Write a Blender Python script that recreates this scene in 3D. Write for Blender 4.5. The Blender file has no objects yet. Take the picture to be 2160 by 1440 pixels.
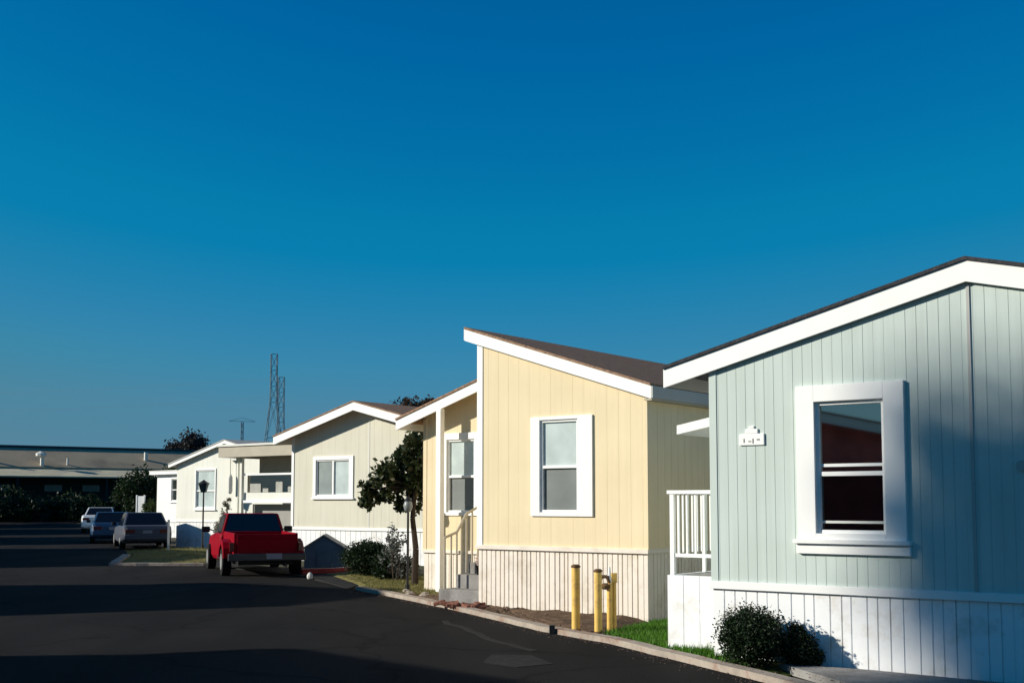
import bpy, math, random
import numpy as np
from mathutils import Vector, Matrix
random.seed(7)
R = math.radians
C = bpy.context.scene.collection
SC = bpy.context.scene

# ------------------------------------------------------------------ camera
F_PX = 2500.0
PITCH = 4.5
EYE = 1.6
cd = bpy.data.cameras.new('camera')
cam = bpy.data.objects.new('camera', cd)
C.objects.link(cam)
cd.sensor_width = 36
cd.lens = F_PX / 2160 * 36
cd.shift_y = 0.0663
cd.clip_start = 0.1
cd.clip_end = 4000
cam.location = (0, 0, EYE)
cam.rotation_euler = (R(90 + PITCH), 0, 0)
SC.camera = cam

# ------------------------------------------------------------------ light
SUN_EL, SUN_AZ = 22.0, -95.0          # azimuth clockwise from +Y
SUN_STR, SKY_STR, EXPO = 5.0, 0.12, 0.2
w = bpy.data.worlds.new('World')
SC.world = w
w.use_nodes = True
nt = w.node_tree
bg = nt.nodes['Background']
sky = nt.nodes.new('ShaderNodeTexSky')
sky.sky_type = 'NISHITA'
sky.sun_disc = False
sky.sun_elevation = R(SUN_EL)
sky.sun_rotation = R(SUN_AZ)
sky.air_density = 0.6
sky.dust_density = 0.0
sky.ozone_density = 6.0
m1 = nt.nodes.new('ShaderNodeVectorMath'); m1.operation = 'SCALE'; m1.inputs[3].default_value = 0.12
m2 = nt.nodes.new('ShaderNodeVectorMath'); m2.operation = 'SCALE'; m2.inputs[3].default_value = 1 / 0.12
cv = nt.nodes.new('ShaderNodeRGBCurve')
pts = {0: [(0, 0), (.055, .0), (.09, .002), (.13, .03), (.19, .066), (.4, .10), (1, .2)],
       1: [(0, 0), (.07, .045), (.12, .106), (.19, .178), (.32, .213), (.40, .208), (.6, .20), (1, .25)],
       2: [(0, 0), (.18, .15), (.31, .315), (.47, .375), (.61, .365), (.72, .31), (.9, .27), (1, .28)]}
for k, ps in pts.items():
    c = cv.mapping.curves[k]
    c.points[0].location = ps[0]; c.points[-1].location = ps[-1]
    for p in ps[1:-1]:
        c.points.new(*p)
    for p in c.points:
        p.handle_type = 'VECTOR'
cv.mapping.update()
nt.links.new(sky.outputs[0], m1.inputs[0]); nt.links.new(m1.outputs[0], cv.inputs[1])
nt.links.new(cv.outputs[0], m2.inputs[0]); nt.links.new(m2.outputs[0], bg.inputs[0])
bg.inputs[1].default_value = SKY_STR
sd = bpy.data.lights.new('sun', 'SUN')
sd.energy = SUN_STR
sd.angle = R(1.0)
sd.color = (1.0, 0.94, 0.82)
sun = bpy.data.objects.new('sun', sd)
C.objects.link(sun)
sv = Vector((math.sin(R(SUN_AZ)) * math.cos(R(SUN_EL)), math.cos(R(SUN_AZ)) * math.cos(R(SUN_EL)), math.sin(R(SUN_EL))))
sun.rotation_euler = sv.to_track_quat('Z', 'Y').to_euler()
SC.view_settings.view_transform = 'Standard'
SC.view_settings.look = 'None'
SC.view_settings.exposure = EXPO
SC.view_settings.gamma = 1.0

# ------------------------------------------------------------------ materials
def mat(name, col, rough=0.7, spec=0.3, var=0.08, scale=3.0, bump=0.0, bscale=40.0, metal=0.0, dirt=None, dscale=1.2, coat=0.0):
    m = bpy.data.materials.new(name)
    m.use_nodes = True
    t = m.node_tree
    b = t.nodes['Principled BSDF']
    b.inputs['Roughness'].default_value = rough
    b.inputs['Specular IOR Level'].default_value = spec
    b.inputs['Metallic'].default_value = metal
    b.inputs['Coat Weight'].default_value = coat
    tc = t.nodes.new('ShaderNodeTexCoord')
    n = t.nodes.new('ShaderNodeTexNoise')
    n.inputs['Scale'].default_value = scale
    n.inputs['Detail'].default_value = 6
    t.links.new(tc.outputs['Object'], n.inputs['Vector'])
    r = t.nodes.new('ShaderNodeValToRGB')
    r.color_ramp.elements[0].position = 0.3
    r.color_ramp.elements[1].position = 0.7
    a = [max(0, c * (1 - var)) for c in col]; z = [min(1, c * (1 + var)) for c in col]
    r.color_ramp.elements[0].color = (*a, 1); r.color_ramp.elements[1].color = (*z, 1)
    t.links.new(n.outputs['Fac'], r.inputs['Fac'])
    out = r.outputs['Color']
    if dirt:
        n2 = t.nodes.new('ShaderNodeTexNoise'); n2.inputs['Scale'].default_value = dscale; n2.inputs['Detail'].default_value = 9
        n2.inputs['Roughness'].default_value = 0.7
        t.links.new(tc.outputs['Object'], n2.inputs['Vector'])
        r2 = t.nodes.new('ShaderNodeValToRGB')
        r2.color_ramp.elements[0].position = 0.5; r2.color_ramp.elements[1].position = 0.68
        t.links.new(n2.outputs['Fac'], r2.inputs['Fac'])
        mx = t.nodes.new('ShaderNodeMix'); mx.data_type = 'RGBA'
        t.links.new(r2.outputs['Color'], mx.inputs[0]); t.links.new(out, mx.inputs[6])
        mx.inputs[7].default_value = (*dirt, 1)
        out = mx.outputs[2]
    t.links.new(out, b.inputs['Base Color'])
    if bump:
        n3 = t.nodes.new('ShaderNodeTexNoise'); n3.inputs['Scale'].default_value = bscale; n3.inputs['Detail'].default_value = 8
        t.links.new(tc.outputs['Object'], n3.inputs['Vector'])
        bp = t.nodes.new('ShaderNodeBump'); bp.inputs['Strength'].default_value = bump; bp.inputs['Distance'].default_value = 0.02
        t.links.new(n3.outputs['Fac'], bp.inputs['Height']); t.links.new(bp.outputs['Normal'], b.inputs['Normal'])
    return m

def wood_siding(name, col, var=0.05):
    # painted siding: faint vertical streaks and wood grain bump
    m = mat(name, col, rough=0.75, spec=0.2, var=0)
    t = m.node_tree; b = t.nodes['Principled BSDF']
    tc = t.nodes.new('ShaderNodeTexCoord'); mp = t.nodes.new('ShaderNodeMapping')
    mp.inputs['Scale'].default_value = (14, 14, 0.5)
    n = t.nodes.new('ShaderNodeTexNoise'); n.inputs['Scale'].default_value = 1.0; n.inputs['Detail'].default_value = 7
    t.links.new(tc.outputs['Object'], mp.inputs[0]); t.links.new(mp.outputs[0], n.inputs['Vector'])
    r = t.nodes.new('ShaderNodeValToRGB')
    r.color_ramp.elements[0].position = 0.25; r.color_ramp.elements[1].position = 0.75
    r.color_ramp.elements[0].color = (*[c * (1 - var) for c in col], 1); r.color_ramp.elements[1].color = (*[min(1, c * (1 + var)) for c in col], 1)
    t.links.new(n.outputs['Fac'], r.inputs['Fac'])
    n2 = t.nodes.new('ShaderNodeTexNoise'); n2.inputs['Scale'].default_value = 1.1; n2.inputs['Detail'].default_value = 5
    t.links.new(tc.outputs['Object'], n2.inputs['Vector'])
    r2 = t.nodes.new('ShaderNodeValToRGB'); r2.color_ramp.elements[0].position = .3; r2.color_ramp.elements[1].position = .75
    r2.color_ramp.elements[0].color = (1, 1, 1, 1); r2.color_ramp.elements[1].color = (.91, .90, .88, 1)
    mx = t.nodes.new('ShaderNodeMix'); mx.data_type = 'RGBA'; mx.blend_type = 'MULTIPLY'; mx.inputs[0].default_value = 1
    t.links.new(n2.outputs['Fac'], r2.inputs['Fac']); t.links.new(r.outputs['Color'], mx.inputs[6]); t.links.new(r2.outputs['Color'], mx.inputs[7])
    t.links.new(mx.outputs[2], b.inputs['Base Color'])
    bp = t.nodes.new('ShaderNodeBump'); bp.inputs['Strength'].default_value = 0.25; bp.inputs['Distance'].default_value = 0.006
    t.links.new(n.outputs['Fac'], bp.inputs['Height']); t.links.new(bp.outputs['Normal'], b.inputs['Normal'])
    return m

def leaf_mat(name, c1, c2, c3=None, rough=0.55, transl=0.25):
    m = bpy.data.materials.new(name); m.use_nodes = True
    t = m.node_tree; b = t.nodes['Principled BSDF']
    g = t.nodes.new('ShaderNodeNewGeometry'); r = t.nodes.new('ShaderNodeValToRGB')
    r.color_ramp.elements[0].color = (*c1, 1); r.color_ramp.elements[1].color = (*c2, 1)
    if c3:
        e = r.color_ramp.elements.new(0.85); e.color = (*c2, 1); r.color_ramp.elements[-1].color = (*c3, 1)
    t.links.new(g.outputs['Random Per Island'], r.inputs['Fac'])
    t.links.new(r.outputs['Color'], b.inputs['Base Color'])
    b.inputs['Roughness'].default_value = rough
    b.inputs['Specular IOR Level'].default_value = 0.25
    tr = t.nodes.new('ShaderNodeBsdfTranslucent'); t.links.new(r.outputs['Color'], tr.inputs['Color'])
    mx = t.nodes.new('ShaderNodeMixShader'); mx.inputs[0].default_value = transl
    o = t.nodes['Material Output']
    t.links.new(b.outputs[0], mx.inputs[1]); t.links.new(tr.outputs[0], mx.inputs[2]); t.links.new(mx.outputs[0], o.inputs[0])
    return m

def road_mat():
    m = mat('asphalt', (.0155, .015, .015), rough=0.95, spec=0.06, var=0.18, scale=60, bump=0.35, bscale=70)
    t = m.node_tree; b = t.nodes['Principled BSDF']
    base = [l for l in t.links if l.to_socket == b.inputs['Base Color']][0].from_socket
    tc = t.nodes.new('ShaderNodeTexCoord')
    # large tone patches, wear and cracks
    n = t.nodes.new('ShaderNodeTexNoise'); n.inputs['Scale'].default_value = 0.35; n.inputs['Detail'].default_value = 5
    mp = t.nodes.new('ShaderNodeMapping'); mp.inputs['Rotation'].default_value = (0, 0, R(23)); mp.inputs['Scale'].default_value = (2.2, .7, 1)
    t.links.new(tc.outputs['Object'], mp.inputs[0]); t.links.new(mp.outputs[0], n.inputs['Vector'])
    r = t.nodes.new('ShaderNodeValToRGB'); r.color_ramp.elements[0].position = .35; r.color_ramp.elements[1].position = .7
    r.color_ramp.elements[0].color = (.72, .72, .73, 1); r.color_ramp.elements[1].color = (1.35, 1.3, 1.25, 1)
    t.links.new(n.outputs['Fac'], r.inputs['Fac'])
    mul = t.nodes.new('ShaderNodeMix'); mul.data_type = 'RGBA'; mul.blend_type = 'MULTIPLY'; mul.inputs[0].default_value = 1
    t.links.new(base, mul.inputs[6]); t.links.new(r.outputs['Color'], mul.inputs[7])
    nw = t.nodes.new('ShaderNodeTexNoise'); nw.inputs['Scale'].default_value = 1.3; nw.inputs['Detail'].default_value = 6
    t.links.new(tc.outputs['Object'], nw.inputs['Vector'])
    ad = t.nodes.new('ShaderNodeVectorMath'); ad.operation = 'MULTIPLY_ADD'
    t.links.new(nw.outputs['Color'], ad.inputs[0]); ad.inputs[1].default_value = (1.1, 1.1, 0); t.links.new(tc.outputs['Object'], ad.inputs[2])
    v = t.nodes.new('ShaderNodeTexVoronoi'); v.feature = 'DISTANCE_TO_EDGE'; v.inputs['Scale'].default_value = 0.28
    t.links.new(ad.outputs[0], v.inputs['Vector'])
    r2 = t.nodes.new('ShaderNodeValToRGB'); r2.color_ramp.elements[0].position = .004; r2.color_ramp.elements[1].position = .012
    r2.color_ramp.elements[0].color = (.62, .62, .62, 1); r2.color_ramp.elements[1].color = (1, 1, 1, 1)
    t.links.new(v.outputs['Distance'], r2.inputs['Fac'])
    m2_ = t.nodes.new('ShaderNodeMix'); m2_.data_type = 'RGBA'; m2_.blend_type = 'MULTIPLY'; m2_.inputs[0].default_value = 1
    t.links.new(mul.outputs[2], m2_.inputs[6]); t.links.new(r2.outputs['Color'], m2_.inputs[7])
    t.links.new(m2_.outputs[2], b.inputs['Base Color'])
    return m

M = {}
M['green'] = wood_siding('sage_siding', (.56, .64, .605))
M['yellow'] = wood_siding('yellow_siding', (.81, .685, .455), .03)
M['beige'] = wood_siding('beige_siding', (.67, .65, .54), .04)
M['cream'] = wood_siding('cream_siding', (.80, .80, .73), .04)
M['white'] = mat('white_paint', (.86, .86, .84), .55, .35, .02)
M['whiteskirt'] = mat('white_skirting', (.84, .85, .86), .5, .35, .03, dirt=(.66, .63, .58), dscale=2.5)
M['creamskirt'] = mat('cream_skirting', (.80, .73, .64), .5, .35, .04, dirt=(.66, .58, .48), dscale=2.5)
M['lattice'] = mat('dull_white', (.70, .69, .64), .6, .3, .05)
M['shingle_brown'] = mat('brown_shingle', (.30, .185, .12), .9, .15, .4, 18, .6, 30)
M['shingle_red'] = mat('red_shingle', (.26, .07, .055), .9, .15, .3, 14, .6, 30)
M['shingle_dark'] = mat('dark_shingle', (.045, .045, .05), .9, .15, .3, 18, .6, 30)
M['shingle_light'] = mat('pale_shingle', (.45, .44, .41), .9, .15, .12, 18, .4, 30)
M['asphalt'] = road_mat()
M['patch'] = mat('asphalt_patch', (.028, .027, .026), .95, .1, .3, 12, .3, 60)
M['soil'] = mat('soil', (.115, .075, .05), .95, .1, .35, 5, .8, 14, dirt=(.06, .04, .025))
M['terrain'] = mat('dry_ground', (.075, .065, .045), .95, .1, .35, .8, .5, 6, dirt=(.05, .055, .025), dscale=.3)
M['kerb'] = mat('kerb_concrete', (.36, .31, .26), .9, .15, .2, 6, .5, 20, dirt=(.20, .10, .07), dscale=3)
M['concrete'] = mat('concrete', (.27, .26, .25), .9, .15, .15, 5, .4, 30, dirt=(.16, .15, .14))
M['redkerb'] = mat('red_painted_kerb', (.30, .03, .03), .6, .3, .25, 8, .2, 30)
M['rubble'] = mat('brick_rubble', (.24, .11, .08), .95, .1, .4, 8, .8, 20)
M['grit'] = mat('grit', (.13, .09, .07), .95, .1, .4, 20)
M['lawn'] = mat('lawn_base', (.05, .07, .015), .95, .1, .4, 10, .6, 30)
M['drylawn'] = mat('dry_lawn_base', (.16, .14, .05), .95, .1, .35, 6, .6, 20)
M['blade'] = leaf_mat('grass_blade', (.04, .13, .006), (.10, .24, .02))
M['dryblade'] = leaf_mat('dry_blade', (.12, .13, .03), (.25, .22, .08))
M['leaf'] = leaf_mat('dark_leaf', (.008, .018, .006), (.022, .045, .014))
M['leaf_tree'] = leaf_mat('broad_leaf', (.015, .028, .010), (.05, .07, .025), (.12, .10, .05))
M['leaf_brown'] = leaf_mat('brown_leaf', (.03, .018, .012), (.07, .045, .025))
M['leaf_green'] = leaf_mat('green_leaf', (.03, .055, .012), (.07, .10, .03))
M['leaf_far'] = leaf_mat('far_leaf', (.02, .02, .022), (.045, .042, .04), (.07, .05, .04))
M['leaf_grey'] = leaf_mat('grey_leaf', (.10, .11, .10), (.25, .26, .25))
M['leaf_shrub'] = leaf_mat('olive_leaf', (.10, .10, .06), (.22, .21, .14))
M['bark'] = mat('bark', (.06, .045, .035), .95, .1, .35, 20, .8, 40)
M['black'] = mat('black_metal', (.012, .012, .013), .45, .5, .1)
M['grey'] = mat('grey_paint', (.30, .29, .27), .6, .3, .06)
M['gutter'] = mat('grey_gutter', (.42, .42, .40), .5, .4, .05)
M['tan'] = mat('tan_metal', (.42, .38, .30), .6, .3, .06)
M['bollard'] = mat('yellow_bollard_paint', (.78, .50, .12), .5, .4, .08, 8, .15, 60, dirt=(.45, .27, .10), dscale=6)
M['rust'] = mat('rusty_metal', (.12, .07, .03), .8, .3, .3, 20)
M['screen'] = mat('insect_screen', (.15, .17, .165), .4, .5, .15, 2.5)
M['blind'] = mat('pale_blind', (.50, .58, .57), .25, .5, .16, 2.2, coat=0.5)
M['stripe'] = mat('grey_blind', (.28, .32, .31), .25, .5, .14, 2.2, coat=0.5)
M['terracotta'] = mat('dark_pot', (.02, .015, .012), .6, .3, .1)
M['petal'] = leaf_mat('pink_petal', (.6, .45, .45), (.8, .75, .7))
M['rubber'] = mat('tyre_rubber', (.012, .012, .012), .85, .2, .1)
M['rim'] = mat('wheel_rim', (.55, .55, .55), .35, .5, .05, metal=.6)
M['darkglass'] = mat('dark_car_glass', (.006, .007, .010), .06, .6, 0)
M['redcar'] = mat('red_car_paint', (.24, .002, .011), .5, .06, .03)
M['whitecar'] = mat('white_car_paint', (.80, .82, .82), .35, .5, .02, coat=0.5)
M['silvercar'] = mat('silver_car_paint', (.075, .082, .105), .4, .25, .02)
M['bluecar'] = mat('blue_car_paint', (.02, .06, .13), .35, .5, .02, coat=0.5)
M['chrome'] = mat('bumper_chrome', (.06, .06, .065), .4, .4, .02, metal=.5)
M['plastic'] = mat('black_plastic', (.015, .015, .016), .6, .3, .05)
M['redlens'] = mat('red_lens', (.10, .006, .006), .2, .5, .02)
M['plate'] = mat('plate_white', (.25, .25, .30), .5, .4, .05)
M['metalroof'] = mat('pale_metal_roof', (.60, .53, .36), .6, .3, .10, .6, dirt=(.33, .30, .25), dscale=.25)
M['metalroof2'] = mat('tan_metal_roof', (.42, .33, .22), .7, .3, .12, .5, dirt=(.20, .17, .12), dscale=.2)
M['teal'] = mat('dark_teal_metal', (.02, .045, .055), .6, .3, .1)
M['tealwin'] = mat('teal_window', (.10, .17, .18), .3, .5, .05)
M['darkwall'] = mat('dark_wall', (.02, .03, .032), .8, .2, .2)
M['pylon'] = mat('pylon_hazed', (.20, .31, .37), .6, .3, .05)  # pale blue distance haze is put into the steel colour
M['redwall'] = mat('red_brown_siding', (.50, .13, .12), .8, .2, .3, 2)
M['dullblue'] = mat('dull_blue', (.08, .135, .19), .7, .2, .15, 4)
M['cloth'] = mat('curtain', (.40, .40, .36), .8, .1, .1, 6)
M['globe'] = mat('frosted_globe', (.22, .24, .24), .4, .5, .05)

def refl_glass(name, base):
    m = bpy.data.materials.new(name); m.use_nodes = True
    b = m.node_tree.nodes['Principled BSDF']
    b.inputs['Base Color'].default_value = (*base, 1)
    b.inputs['Metallic'].default_value = 1
    b.inputs['Roughness'].default_value = 0.03
    return m
M['glass'] = refl_glass('window_glass', (.50, .47, .40))
M['glass_low'] = refl_glass('screened_window_glass', (.13, .115, .11))

# ------------------------------------------------------------------ mesh builder
class MB:
    def __init__(s):
        s.v = []; s.f = []
    def add(s, vs, fs):
        n = len(s.v); s.v += [tuple(p) for p in vs]; s.f += [tuple(i + n for i in f) for f in fs]
        return s
    def box(s, x0, x1, y0, y1, z0, z1):
        return s.add([(x0, y0, z0), (x1, y0, z0), (x1, y1, z0), (x0, y1, z0), (x0, y0, z1), (x1, y0, z1), (x1, y1, z1), (x0, y1, z1)],
                     [(3, 2, 1, 0), (4, 5, 6, 7), (0, 1, 5, 4), (1, 2, 6, 5), (2, 3, 7, 6), (3, 0, 4, 7)])
    def hexa(s, b, t):   # 4 bottom, 4 top
        return s.add(list(b) + list(t), [(3, 2, 1, 0), (4, 5, 6, 7), (0, 1, 5, 4), (1, 2, 6, 5), (2, 3, 7, 6), (3, 0, 4, 7)])
    def prism(s, poly, y0, y1):   # polygon in x,z extruded along y
        n = len(poly)
        vs = [(x, y0, z) for x, z in poly] + [(x, y1, z) for x, z in poly]
        fs = [tuple(range(n)), tuple(range(2 * n - 1, n - 1, -1))] + [((i + 1) % n, i, i + n, (i + 1) % n + n) for i in range(n)]
        return s.add(vs, fs)
    def prismx(s, poly, x0, x1):   # polygon in y,z extruded along x
        n = len(poly)
        vs = [(x0, y, z) for y, z in poly] + [(x1, y, z) for y, z in poly]
        fs = [tuple(range(n - 1, -1, -1)), tuple(range(n, 2 * n))] + [(i, (i + 1) % n, (i + 1) % n + n, i + n) for i in range(n)]
        return s.add(vs, fs)
    def slab(s, poly, z0, z1):     # polygon in x,y extruded up
        n = len(poly)
        vs = [(x, y, z0) for x, y in poly] + [(x, y, z1) for x, y in poly]
        fs = [tuple(range(n - 1, -1, -1)), tuple(range(n, 2 * n))] + [(i, (i + 1) % n, (i + 1) % n + n, i + n) for i in range(n)]
        return s.add(vs, fs)
    def tube(s, p0, p1, r0, r1=None, n=8):
        r1 = r0 if r1 is None else r1
        p0 = Vector(p0); p1 = Vector(p1); d = (p1 - p0).normalized()
        a = d.orthogonal().normalized(); b = d.cross(a)
        vs = []
        for p, r in ((p0, r0), (p1, r1)):
            for i in range(n):
                t = 2 * math.pi * i / n
                vs.append(p + a * (math.cos(t) * r) + b * (math.sin(t) * r))
        fs = [(i, (i + 1) % n, (i + 1) % n + n, i + n) for i in range(n)] + [tuple(range(n - 1, -1, -1)), tuple(range(n, 2 * n))]
        return s.add(vs, fs)
    def path(s, pts, rs, n=8):
        for i in range(len(pts) - 1):
            s.tube(pts[i], pts[i + 1], rs[i], rs[i + 1], n)
        return s
    def lathe(s, prof, c=(0, 0, 0), n=16):   # (r,z)
        k = len(prof); vs = []
        for r, z in prof:
            for i in range(n):
                t = 2 * math.pi * i / n
                vs.append((c[0] + r * math.cos(t), c[1] + r * math.sin(t), c[2] + z))
        fs = []
        for j in range(k - 1):
            for i in range(n):
                fs.append((j * n + i, j * n + (i + 1) % n, (j + 1) * n + (i + 1) % n, (j + 1) * n + i))
        fs.append(tuple(range(n - 1, -1, -1))); fs.append(tuple(range((k - 1) * n, k * n)))
        return s.add(vs, fs)
    def build(s, name, m, parent=None, smooth=False, bevel=0, label=None):
        me = bpy.data.meshes.new(name)
        me.from_pydata(s.v, [], s.f)
        me.materials.append(M[m] if isinstance(m, str) else m)
        if smooth:
            me.shade_smooth()
        me.update()
        o = bpy.data.objects.new(name, me)
        C.objects.link(o)
        if parent: o.parent = parent
        if bevel:
            md = o.modifiers.new('bevel', 'BEVEL'); md.width = bevel; md.segments = 2; md.limit_method = 'ANGLE'; md.angle_limit = R(30)
        if label: o['label'] = label
        return o

def tag(o, label=None, cat=None, group=None, kind=None):
    for k, v in (('label', label), ('category', cat), ('group', group), ('kind', kind)):
        if v: o[k] = v
    return o
def thing(name, label, cat, loc=(0, 0, 0), rz=0, group=None):
    o = bpy.data.objects.new(name, None); C.objects.link(o)
    o.empty_display_size = .3
    o.location = loc; o.rotation_euler = (0, 0, rz)
    return tag(o, label, cat, group)
def struct(name, mb, m):
    return tag(mb.build(name, m), kind='structure')

TH = R(37.3)                       # the homes are set at this angle to the view
U = (math.cos(TH), -math.sin(TH)); V = (math.sin(TH), math.cos(TH))
def W(P, s, v, z=0):
    return (P[0] + U[0] * s + V[0] * v, P[1] + U[1] * s + V[1] * v, z)

# ------------------------------------------------------------------ ground
def flat(name, poly, z, m, th=0.0):
    mb = MB()
    mb.add([(x, y, z) for x, y in poly], [tuple(range(len(poly)))])
    return struct(name, mb, m)
flat('ground', [(-900, -300), (900, -300), (900, 1500), (-900, 1500)], -0.06, 'terrain')
KERB = [(6.9, 1.0), (4.6, 6.0), (3.3, 8.75), (2.3, 10.95), (1.11, 14.0), (.36, 15.31), (-.95, 18.42), (-1.95, 20.5), (-2.94, 22.49)]
road_poly = KERB + [(-4.4, 25.8), (-6.5, 29.6), (-9, 34), (-11.3, 40), (-14.5, 48), (-23, 68), (-36, 98), (-30, 110), (-70, 110), (-62, 98)]
def leftk(y): return -.42 * y + 6.4 - 8.6
road_poly += [(leftk(98), 98), (leftk(0), 0), (leftk(-8), -8), (9.8, -8)]
flat('road', [p for p in road_poly if p != (-62, 98)], -0.03, 'asphalt')

def strip(pts, wdt, z0, z1, side=1):
    mb = MB()
    n = len(pts); L = []
    for i, p in enumerate(pts):
        a = Vector(pts[max(0, i - 1)]); b = Vector(pts[min(n - 1, i + 1)])
        d = (b - a).normalized(); nn = Vector((d.y, -d.x)) * side
        L.append((p, (p[0] + nn.x * wdt, p[1] + nn.y * wdt)))
    for i in range(n - 1):
        (a0, a1), (b0, b1) = L[i], L[i + 1]
        mb.hexa([(*a0, z0), (*a1, z0), (*b1, z0), (*b0, z0)], [(*a0, z1), (*a1, z1), (*b1, z1), (*b0, z1)])
    return mb
def dense(pts, step=.35, jit=.02):
    out = []
    for a, b in zip(pts[:-1], pts[1:]):
        a = Vector(a); b = Vector(b); k = max(1, int((b - a).length / step))
        for i in range(k):
            p = a.lerp(b, i / k); out.append((p.x + random.uniform(-jit, jit), p.y + random.uniform(-jit, jit)))
    out.append(tuple(pts[-1])); return out
struct('kerb', strip(dense(KERB), .16, -.06, .035), 'kerb')
struct('kerb_far', strip(dense([(-8.0, 30.95), (-10.5, 31.1), (-11.9, 36.5)]), .22, -.06, .04), 'kerb')
struct('kerb_left', strip([(leftk(y), y) for y in (98, 60, 30, 10, -8)], .16, -.06, .04), 'kerb')

def noisy_patch(name, poly, z, m, amp=.03, res=26):
    # an uneven bed: grid clipped to the polygon
    xs = [p[0] for p in poly]; ys = [p[1] for p in poly]
    mb = MB()
    c = (sum(xs) / len(xs), sum(ys) / len(ys))
    rings = 7; n = 0; P = dense(poly + [poly[0]], .25, .015)[:-1]; k = len(P)
    vs = []
    for r in range(rings):
        t = 1 - r / rings
        for p in P:
            x = c[0] + (p[0] - c[0]) * t; y = c[1] + (p[1] - c[1]) * t
            zz = z + (0 if r == 0 else random.uniform(-.3, 1) * amp)
            vs.append((x, y, zz - (.05 if r == 0 else 0)))
    vs.append((c[0], c[1], z + amp * .5))
    fs = []
    for r in range(rings - 1):
        for i in range(k):
            fs.append((r * k + i, r * k + (i + 1) % k, (r + 1) * k + (i + 1) % k, (r + 1) * k + i))
    for i in range(k):
        fs.append(((rings - 1) * k + i, (rings - 1) * k + (i + 1) % k, len(vs) - 1))
    mb.add(vs, fs)
    return struct(name, mb, m)
G = (2.089, 12.51); Y = (1.91, 16.757); B = (-6.43, 34.7); A = (-12.66, 44.846)
# dirt bed along the kerb in front of the yellow home, lawn between the homes
noisy_patch('soil_bed', [(1.2, 14.1), (.5, 15.4), (-.8, 18.42), (-1.8, 20.5), (-2.2, 21.4), (-1.0, 21.0), (0.3, 19.4), (1.9, 16.9), (1.30, 14.7)], .0, 'soil', .035)
noisy_patch('lawn', [(2.3, 11.3), (1.25, 14.05), (1.0, 14.6), (1.9, 16.2), (4.5, 18.5), (7, 21), (8, 19), (3.2, 13.5), (3.3, 11.9)], .005, 'lawn', .02)
noisy_patch('lawn_dry', [(-2.75, 22.5), (-1.9, 21.0), (-.8, 20.9), (0, 23), (-1.0, 26.5), (-3.0, 28.0), (-4.0, 28.6), (-4.4, 27.4)], .005, 'drylawn', .02)
noisy_patch('lawn_far', [(-8.1, 31.1), (-10.4, 31.25), (-11.8, 36.5), (-13.0, 40.0), (-11.5, 42.6), (-9.3, 41.2), (-8.0, 36)], .005, 'drylawn', .02)
struct('concrete_pad', MB().slab([(2.62, 11.82), (3.0, 10.3), (4.65, 9.2), (5.4, 9.6), (3.4, 11.35)], -.05, .03), 'concrete')
struct('driveway', MB().slab([(-4.55, 26.3), (-4.0, 25.0), (-3.1, 22.7), (-3.0, 24.0), (-4.6, 29.0), (-6.2, 30.4), (-7.0, 31.5), (-8.9, 36.4), (-9.5, 35), (-7.9, 31)], -.05, -.012), 'patch')
struct('asphalt_patch', MB().slab([(-.22, 12.95), (.2, 12.9), (.42, 12.2), (.05, 11.95), (-.3, 12.3)], -.04, -.026), 'patch')
struct('asphalt_seam', strip(dense([(-.9, 16.6), (-.2, 14.4), (.3, 13.3)], .3, .05), .10, -.04, -.0255), 'patch')

def blades(name, poly, n, h, m, label):
    P = [Vector(p) for p in poly]
    xs = [p.x for p in P]; ys = [p.y for p in P]
    def inside(x, y):
        c = False; j = len(P) - 1
        for i in range(len(P)):
            if ((P[i].y > y) != (P[j].y > y)) and x < (P[j].x - P[i].x) * (y - P[i].y) / (P[j].y - P[i].y) + P[i].x: c = not c
            j = i
        return c
    mb = MB(); k = 0
    while k < n:
        x = random.uniform(min(xs), max(xs)); y = random.uniform(min(ys), max(ys))
        if not inside(x, y): continue
        k += 1; a = random.uniform(0, 6.28); hh = h * random.uniform(.4, 1.2); wd = .006
        dx, dy = math.cos(a) * wd, math.sin(a) * wd
        lx, ly = random.uniform(-.5, .5) * hh, random.uniform(-.5, .5) * hh
        mb.add([(x - dx, y - dy, -.01), (x + dx, y + dy, -.01), (x + lx, y + ly, hh)], [(0, 1, 2)])
    o = mb.build(name, m)
    return tag(o, label, 'grass', kind='stuff')
blades('grass', [(2.3, 11.6), (1.35, 14.1), (1.1, 14.7), (1.9, 16.1), (4.0, 18), (5, 17), (3.2, 14.5), (2.3, 12.6)], 24000, .065, 'blade', 'green lawn grass between the yellow and the sage homes')
blades('dry_grass', [(-2.7, 22.6), (-1.9, 21.2), (-1.0, 21.3), (-1.0, 26), (-3.0, 27.6), (-4.0, 28.2)], 9000, .06, 'dryblade', 'yellowing lawn grass around the round bush beyond the yellow home')
blades('dry_grass', [(-8.2, 31.3), (-10.3, 31.4), (-11.7, 36.5), (-13.0, 40.0), (-11.5, 42.4), (-9.3, 41)], 5000, .07, 'dryblade', 'dry grass strip behind the far kerb by the silver sedan')

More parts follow.
